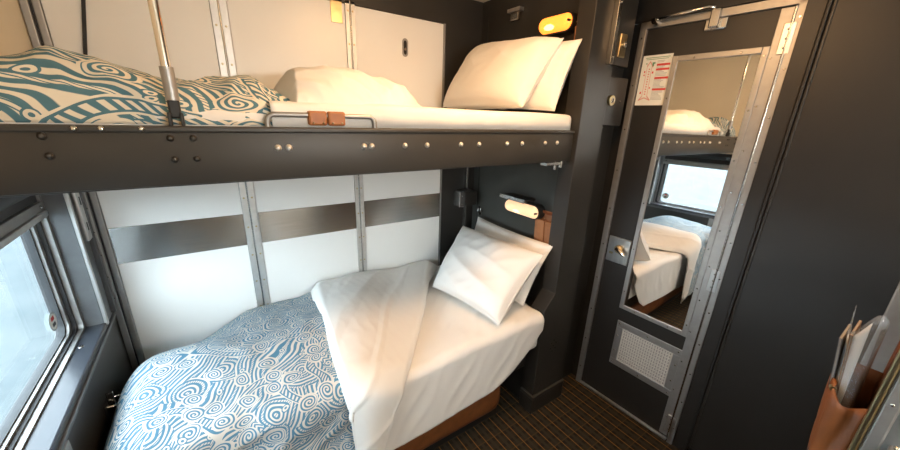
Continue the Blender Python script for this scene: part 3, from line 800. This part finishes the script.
def lower_duvet():
    root = empty('lower_duvet', (.1, 1.35, .63)); tag(root, 'duvet with blue swirl print spread over the lower bed', 'duvet')
    nu, nv = 150, 170
    # patterned top
    s = np.linspace(0, 1, nu)[:, None] * np.ones((1, nv)); 
    tot = 1.30
    a = np.ones((nu, 1)) * np.linspace(0, tot, nv)[None, :]
    xl = -.372 + .035 * np.exp(-((a - .45) / .5) ** 2) * 0
    xr = .41 - .06 * np.clip(a / .8, 0, 1)
    X = xl + (xr - xl) * s
    Yb0 = YB - .022
    Y, Z = drape(a, Yb0, .935, .07, 0.0)
    puff = .585 + .135 * np.sin(np.clip(a / .55, 0, 1) * PI / 2) ** .8
    # sinks towards the wall and the window end
    wallz = np.interp(X, [-.4, -.25, -.1, .05, .2, .35, .5], [.47, .50, .56, .625, .63, .64, .66])
    puff = wallz + (.705 - wallz) * np.sin(np.clip(a / .42, 0, 1) * PI / 2)
    end = np.sin(np.clip((X + .385) / .14, 0.0, 1) * PI / 2) ** .6
    puff = .52 + (puff - .52) * end
    puff = puff + .022 * np.exp(-((a - .42) / .2) ** 2) * end
    w0, w1, w2, w3 = waves(81, 6, 5, 10), waves(82, 9, 12, 26, .3, .8), waves(83, 10, 26, 60, 1.2, .8), waves(84, 9, 60, 120)
    d = .013 * wsum(w0, X, a) + .006 * wsum(w1, X, a) + .0035 * ridged(w2, X, a) + .0012 * wsum(w3, X, a)
    front = sstep(.70, .86, a)
    Z = Z + puff + d * (1 - front)
    Y = Y - front * (d * 1.6 + .012 * wsum(waves(88, 6, 10, 24, 0, .3), X, a * .3))
    Z = np.maximum(Z, .03)
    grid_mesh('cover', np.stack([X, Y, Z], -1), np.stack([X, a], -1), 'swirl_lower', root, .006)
    # turned-back white lining: wide at the wall, narrow at the front edge
    nu2, nv2 = 120, 170
    s = np.linspace(0, 1, nu2)[:, None] * np.ones((1, nv2)); tot = 1.25
    a = np.ones((nu2, 1)) * np.linspace(0, tot, nv2)[None, :]
    xl = np.interp(a, [0, .12, .3, .5, .75, .9, 1.25], [.345, .325, .30, .28, .255, .262, .285])
    xr = np.interp(a, [0, .06, .2, .42, .62, .80, .90, 1.05, 1.25], [1.06, 1.08, .93, .775, .62, .47, .42, .375, .34])
    X = xl + (xr - xl) * s
    Y, Z = drape(a, Yb0, .918, .075, 0.0)
    left = np.interp(a, [0, .1, .3, .7, 1.3], [.700, .735, .752, .742, .742])
    right = np.interp(a, [0, .3, .7, 1.3], [.672, .660, .648, .640])
    prof = np.cos(np.clip(s, 0, 1) * PI / 2) ** .9
    top = right + (left - right) * prof
    top = top - .045 * np.clip(1 - s / .06, 0, 1) ** 1.6       # rounded rolled edge
    top = top - .022 * np.clip((s - .96) / .04, 0, 1) ** 1.5
    w0, w1, w2, w3 = waves(91, 6, 6, 12), waves(92, 9, 12, 28, .62, .22), waves(93, 5, 18, 40, .60, .13), waves(94, 9, 50, 110, -.2, .5)
    d = .007 * wsum(w0, X, a) + .007 * wsum(w1, X, a) + .0055 * np.clip(ridged(w2, X + .03 * np.sin(6 * a), a) - .3, 0, 1) + .0005 * ridged(w3, X, a)
    front = sstep(.72, .88, a)
    Z = Z + top + d * (1 - front)
    Y = Y - front * (d * 1.2 + .02 * np.sin(PI * s))
    Z = np.maximum(Z, .03)
    grid_mesh('turned_back_lining', np.stack([X, Y, Z], -1), np.stack([X, a], -1), 'sheet', root, .008)
lower_duvet()

# ================================================================== FITTINGS ON THE END WALL
def reading_lamp(y, z, ln, ht, label, m, mb):
    t = empty('reading_lamp', (XE, y, z)); tag(t, label, 'lamp', 'oval reading lamps')
    ro = lambda l, h: rrect(y - l / 2, y + l / 2, z - h / 2, z + h / 2, h / 2 - .001, 8)
    ring('housing', ro(ln, ht), ro(ln - .012, ht - .012), 'x', XE, XE - .050, 'black', t)
    prism('back_plate', ro(ln - .004, ht - .004), 'x', XE, XE - .008, 'black', t)
    # domed diffuser
    bm = bmesh.new(); rows = []
    for k in range(7):
        aa = k / 6 * PI / 2
        sc = math.cos(aa)
        rows.append([bm.verts.new((XE - .045 - .030 * math.sin(aa), yy, zz)) for yy, zz in rrect(y - (ln - .012) / 2 + .028 * (1 - sc), y + (ln - .012) / 2 - .028 * (1 - sc), z - (ht - .012) / 2 + (ht / 2 - .008) * (1 - sc), z + (ht - .012) / 2 - (ht / 2 - .008) * (1 - sc), max((ht - .014) / 2 * sc, .0012), 8)])
    n = len(rows[0])
    for a, b in zip(rows, rows[1:]):
        for i in range(n): bm.faces.new((a[i], a[(i + 1) % n], b[(i + 1) % n], b[i]))
    bm.faces.new(rows[-1])
    df = done('diffuser', bm, m, t, smooth=True)
    # bright core where the bulb sits
    bm = bmesh.new(); bmesh.ops.create_uvsphere(bm, u_segments=14, v_segments=8, radius=1)
    for v in bm.verts: v.co = Vector((XE - .063 + v.co.x * .0135, y + .015 + v.co.y * .045, z - ht * .12 + v.co.z * .016))
    done('bulb', bm, mb, t, smooth=True)
    cyl('screw_knob', (XE - .05, y - ln / 2 + .012, z), (XE - .070, y - ln / 2 + .012, z), .005, 'black', t)
reading_lamp(1.183, 1.952, .188, .078, 'glowing amber oval reading lamp above the upper pillows', 'lamp_upper', 'bulb_upper')
reading_lamp(1.275, 1.096, .25, .078, 'pale lit oval reading lamp above the lower pillows', 'lamp_lower', 'bulb_lower')

sh = empty('lamp_shelf', (XE, 1.32, 1.145)); tag(sh, 'small dark shelf with metal edge above the lower reading lamp', 'shelf')
box('tray', XE - .085, XE, 1.225, 1.410, 1.143, 1.155, 'dark_paint', sh, bev=.003)
box('front_edge', XE - .090, XE - .084, 1.225, 1.410, 1.138, 1.158, 'steel', sh, bev=.001)

def pouch(y0, y1, z0, z1, label, flap):
    t = empty('leather_pouch', (XE, (y0 + y1) / 2, z0)); tag(t, label, 'pouch')
    box('back_sheet', XE - .006, XE, y0, y1, z0, z1, 'leather_tan', t, bev=.002)
    ym = (y0 + y1) / 2
    for a, b in ((y0, ym - .002), (ym + .002, y1)):
        prism('pocket', [(XE - .006, z0 + .004), (XE - .030, z0 + .012), (XE - .038, z1 - .045), (XE - .034, z1 - .045), (XE - .006, z1 - .05)], 'y', a + .002, b - .002, 'leather_tan', t, bev=.0015)
    if flap: tube('rolled_rim', [(XE - .012, y0, z1 - .004), (XE - .02, ym, z1 - .010), (XE - .012, y1, z1 + .004)], .006, 'leather_dark', t)
    screw(t, (XE - .04, ym, z1 - .03), '-x', .004, 'brass', 'stud')
pouch(1.055, 1.185, .925, 1.110, 'tan leather wall pouch beside the lower reading lamp', True)
pouch(1.0635, 1.087, 1.70, 1.975, 'tan leather pouch half hidden behind the post by the upper lamp', False)

lk = empty('bunk_lock', (1.30, 1.70, 1.05)); tag(lk, 'dark square bunk lock with steel face in the berth corner', 'lock')
box('lock_case', 1.255, 1.350, YB - .105, YB - .008, 1.035, 1.120, 'dark_paint', lk, bev=.004)
fp = box('strike_plate', 1.222, 1.256, YB - .100, YB - .030, 1.030, 1.122, 'steel', lk, bev=.003)
for z in (1.05, 1.10): screw(lk, (1.240, YB - .100, z), '-y', .005)
box('slide_bar', 1.320, 1.332, YB - .03, YB - .004, 1.12, 1.38, 'steel', lk, bev=.002)
box('slide_bar', 1.320, 1.332, YB - .03, YB - .004, .70, 1.035, 'rail_paint', lk, bev=.002)

hk = empty('ring_hook', (XE - .01, 1.665, .99)); tag(hk, 'small steel ring hook on the wall above the lower pillows', 'hook')
box('hook_base', XE - .008, XE, 1.655, 1.677, .955, .985, 'steel', hk, bev=.002)
tube('hook_ring', [(XE - .016, 1.666 + .014 * math.cos(a), .995 + .018 * math.sin(a)) for a in np.linspace(0, 2 * PI, 21)], .0035, 'steel', hk, 8)

bk = empty('ceiling_bracket', (XE - .02, 1.47, 2.07)); tag(bk, 'worn metal bracket high on the end wall above the upper pillows', 'bracket')
box('bracket_plate', XE - .03, XE, 1.435, 1.525, 2.06, 2.076, 'aluminium', bk, bev=.002)
box('bracket_body', XE - .024, XE - .004, 1.45, 1.51, 2.02, 2.062, 'brushed', bk, bev=.006)

# ---- lock fittings on the post by the door
ch = empty('latch_channel', (1.49, .965, 1.785)); tag(ch, 'tall dark latch channel with bright edge high on the post', 'channel')
box('channel_body', 1.462, 1.600, .962, .981, 1.783, ZC - .004, 'dark_paint', ch, bev=.003)
box('bright_edge', 1.458, 1.482, .957, .981, 1.783, ZC - .004, 'brushed', ch, bev=.003)
for z in (1.81, 2.01): screw(ch, (1.470, .957, z), '-y', .005)
kp = box('keyhole_plate', 1.505, 1.552, .955, .963, 1.815, 1.905, 'brass', ch, bev=.003)
cyl('key_turn', (1.528, .955, 1.862), (1.528, .945, 1.862), .012, 'chrome', kp)
box('key_slot', 1.520, 1.536, .943, .9465, 1.856, 1.868, 'steel', kp, bev=.001)
lc = empty('door_lock_case', (1.58, .98, 1.54)); tag(lc, 'dark lock case with a round brass cylinder beside the door', 'lock')
box('case_body', 1.516, 1.672, .990, 1.061, 1.535, 1.745, 'dark_paint', lc, bev=.004)
cyl('lock_cylinder', (1.552, .990, 1.645), (1.552, .978, 1.645), .022, 'brass', lc, n=24)
cyl('cylinder_core', (1.552, .978, 1.645), (1.552, .975, 1.645), .012, 'steel', lc)
box('keyway', 1.549, 1.555, .9735, .9755, 1.638, 1.652, 'black', lc)
screw(lc, (1.630, .990, 1.645), '-y', .005)

# ---- notice on the door
XD = 1.745
ns = empty('evacuation_notice', (XD, DY0, 0)); tag(ns, 'cream evacuation notice with red diagram and text on the mirror door', 'notice')
Y0, Y1, Z0, Z1 = .848, .976, 1.632, 1.846
xs_ = XD - .0030
box('sheet', xs_, XD - .0019, Y0, Y1, Z0, Z1, 'paper', ns)
def mark(name, pieces, m):
    bm = bmesh.new()
    for (uu0, uu1, v0, v1) in pieces:      # u left->right in view (Y falling), v bottom->top
        add_box(bm, xs_ - .0004, xs_, Y1 - uu1 * (Y1 - Y0), Y1 - uu0 * (Y1 - Y0), Z0 + v0 * (Z1 - Z0), Z0 + v1 * (Z1 - Z0))
    return done(name, bm, m, ns)
mark('header_lines', [(.10, .92, .945, .957), (.12, .88, .915, .925)], 'ink_green')
mark('green_figure', [(.36, .42, .78, .86), (.41, .46, .83, .86)], 'ink_green')
mark('green_mark', [(.14, .18, .83, .85)], 'ink_green')
for q in ((.52, .96, .785, .825), (.52, .96, .695, .735), (.52, .98, .525, .565), (.52, .98, .300, .340)): mark('red_heading', [q], 'ink_red')
rg = random.Random(4)
gl = []
for va, vb in ((.84, .885), (.745, .78), (.58, .69), (.35, .52), (.10, .29)):
    v = vb
    while v > va: gl.append((.52, .52 + .34 * rg.uniform(.6, 1.2), v - .008, v)); v -= .024
mark('text_lines', gl, 'ink_grey')
def seg(u0, v0, u1, v1, w=.014):
    n = 14; return [(u0 + (u1 - u0) * k / n - w / 2, u0 + (u1 - u0) * k / n + w / 2, v0 + (v1 - v0) * k / n - .006, v0 + (v1 - v0) * k / n + .012 + abs(v1 - v0) / n) for k in range(n + 1)]
pc = seg(.20, .18, .20, .78) + seg(.38, .18, .36, .76) + seg(.20, .78, .28, .87) + seg(.28, .87, .40, .76) + seg(.20, .18, .10, .10) + seg(.38, .18, .50, .10) + seg(.10, .10, .29, .15) + seg(.29, .15, .50, .10)
mark('diagram', pc, 'ink_pink')
mark('diagram_dots', [(.12, .16, .66 - .0, .70), (.12, .16, .60, .63), (.10, .15, .24, .28), (.40, .45, .64, .68), (.40, .44, .34, .37)] + [(.27, .31, v, v + .02) for v in np.arange(.22, .74, .05)], 'ink_red')
ns.rotation_euler = dr.rotation_euler
XD = XWALL

# ================================================================== METAL CABINET, POUCH AND PAPERS (lower right)
XC = .92
mc = empty('metal_cabinet', (XC + .2, -.25, 0)); tag(mc, 'brushed metal cabinet edge with brass strip at the lower right', 'cabinet')
box('carcass', XC + .012, 1.42, -.55, -.030, 0, 1.24, 'cabinet_metal', mc, bev=.003)
box('front_plate', XC, XC + .014, -.55, -.034, .02, 1.24, 'cabinet_metal', mc, bev=.002)
box('brass_edge', XC - .006, XC + .008, -.034, -.024, 0, 1.24, 'brass', mc, bev=.003)
box('edge_flange', XC - .004, XC + .02, -.055, -.036, 0, 1.24, 'frame_alu', mc, bev=.003)
box('far_flange', 1.25, 1.42, -.030, .010, 0, 1.24, 'frame_alu', mc, bev=.003)
box('ledge', XC - .020, XC + .004, -.55, -.062, 1.000, 1.026, 'cabinet_metal', mc, bev=.003)
for p in ((XC - .001, -.045, 1.10), (XC - .021, -.070, 1.036), (XC - .021, -.090, 1.036), (XC - .001, -.048, .995)): screw(mc, p, '-x', .005, 'chrome')

mp_ = empty('magazine_pouch', (1.02, 0, .74)); tag(mp_, 'brown leather magazine pouch hanging on the metal cabinet', 'pouch')
def mpouch():
    # open leather pocket: D-shaped section growing upwards, seen end-on
    nz, na = 14, 40
    P = np.zeros((na, nz, 3)); 
    for j in range(nz):
        t = j / (nz - 1); z = .72 + t * .36
        x0, x1 = .945, 1.075
        depth = .022 + .030 * t ** .8
        for i in range(na):
            s = i / (na - 1)
            # from the near cabinet side, round the front, to the far side
            if s < .22: q = s / .22; x, y = x0 + .004 * (1 - q), -.026 + q * depth
            elif s < .78: q = (s - .22) / .56; x, y = x0 + q * (x1 - x0), -.026 + depth + .003 * math.sin(PI * q)
            else: q = (s - .78) / .22; x, y = x1, -.026 + depth * (1 - q)
            crease = .006 * math.sin(9 * s + 5 * t) * (1 - t) + .004 * math.sin(25 * s - 8 * t)
            if s < .22: x += -.012 * math.sin(PI * q) + .008 * math.sin(q * 7 + t * 6); zz = z - .022 * t * math.sin(PI * q) - .02 * t * (1 - q)
            else: zz = z
            P[i, j] = (x, y + crease * (.22 < s < .78), zz)
    o = grid_mesh('pocket', P, np.zeros((na, nz, 2)), 'leather', mp_, .004)
mpouch()
box('back_sheet', .945, 1.16, -.030, -.025, .72, 1.15, 'leather', mp_, bev=.002)
box('bottom', .945, 1.075, -.028, .002, .712, .724, 'leather_dark', mp_, bev=.003)
cyl('rivet', (.940, .024, 1.070), (.950, .026, 1.070), .005, 'brass', mp_)

def leafy(name, label, x0, x1, y0, lean, z0, z1, thick, m, edge):
    t = empty(name, ((x0 + x1) / 2, y0, z0)); tag(t, label, name.split('_')[0])
    def slab(nm, xa, xb, ya, yb, mm, tt=0.0):
        bm = bmesh.new(); n = 10; rows = []
        for k in range(n + 1):
            q = k / n; z = z0 + (z1 - z0) * q; off = lean * q * q
            rows.append([bm.verts.new(p) for p in ((xa, ya + off, z), (xb, ya + off, z), (xb, yb + off, z), (xa, yb + off, z))])
        for a, b in zip(rows, rows[1:]):
            for i in range(4): bm.faces.new((a[i], a[(i + 1) % 4], b[(i + 1) % 4], b[i]))
        bm.faces.new(rows[0][::-1]); bm.faces.new(rows[-1]); done(nm, bm, mm, t, ang=40)
    slab('pages', x0 + .002, x1, y0 + .001, y0 + thick - .001, edge)
    slab('cover', x0, x1, y0 + thick - .001, y0 + thick, m)
    slab('cover', x0, x1, y0, y0 + .001, m)
leafy('magazine', 'dark glossy magazine nearest the door in the leather pouch', .965, 1.06, .014, .026, .80, 1.165, .005, 'magazine', 'magazine_edge')
leafy('magazine', 'tan covered magazine in the middle of the leather pouch', .962, 1.06, .006, .024, .80, 1.180, .004, 'magazine_tan', 'magazine_edge')
def folder():
    t = empty('plastic_folder', (1.0, -.005, .80)); tag(t, 'clear curling plastic folder standing in the leather pouch', 'folder')
    nz, na = 24, 48
    # plan of the curled top edge (x, y, height) and of the bottom edge inside the pocket
    top = np.array([(.985, .043, 1.232), (.982, .039, 1.20), (.972, .0355, 1.182), (.962, .030, 1.190), (.956, .022, 1.212), (.952, .014, 1.236), (.952, .005, 1.240), (.958, -.001, 1.232), (.975, -.004, 1.215), (1.00, -.004, 1.20), (1.03, .002, 1.185)])
    bot = np.array([(.985, .014, .80), (.980, .012, .80), (.972, .010, .80), (.964, .006, .80), (.958, .002, .80), (.956, -.002, .80), (.957, -.007, .80), (.962, -.011, .80), (.975, -.014, .80), (1.0, -.015, .80), (1.03, -.014, .80)])
    ts = np.linspace(0, len(top) - 1, na)
    sm = lambda A: np.stack([np.interp(ts, range(len(A)), A[:, i]) for i in range(3)], -1)
    T_, B_ = sm(top), sm(bot)
    for _ in range(3):
        for A in (T_, B_): A[1:-1] = (A[:-2] + 2 * A[1:-1] + A[2:]) / 4
    q = np.linspace(0, 1, nz)[None, :, None]
    P = B_[:, None, :] * (1 - q) + T_[:, None, :] * q
    grid_mesh('clear_sheet', P, np.zeros((na, nz, 2)), 'plastic', t, .0010)
    P2 = P[6:24].copy(); P2[..., 0] += .006; P2[..., 2] -= .015 * np.linspace(0, 1, nz)[None, :]
    grid_mesh('inner_page', P2, np.zeros((18, nz, 2)), 'paper', t, .0006)
folder()

# ---- little latch on the window wall and bag hook below the sill
wl2 = empty('table_latch', (XW + .006, 1.36, .59)); tag(wl2, 'small chrome table latch on the dark panel below the window', 'latch')
box('latch_plate', XW + .006, XW + .012, 1.325, 1.395, .572, .640, 'black', wl2, bev=.002)
tube('latch_loop', [(XW + .012, 1.335, .630), (XW + .034, 1.335, .628), (XW + .034, 1.335, .585), (XW + .034, 1.385, .585), (XW + .034, 1.385, .628), (XW + .012, 1.385, .630)], .0035, 'chrome', wl2, 8)
box('latch_pin', XW + .012, XW + .03, 1.352, 1.360, .612, .668, 'steel', wl2, bev=.002)
bgk = box('folding_table_edge', XW + .008, XW + .030, 1.13, 1.30, .30, .575, 'navy', None, bev=.008)
tag(bgk, 'navy folded tray hanging below the window latch', 'tray')
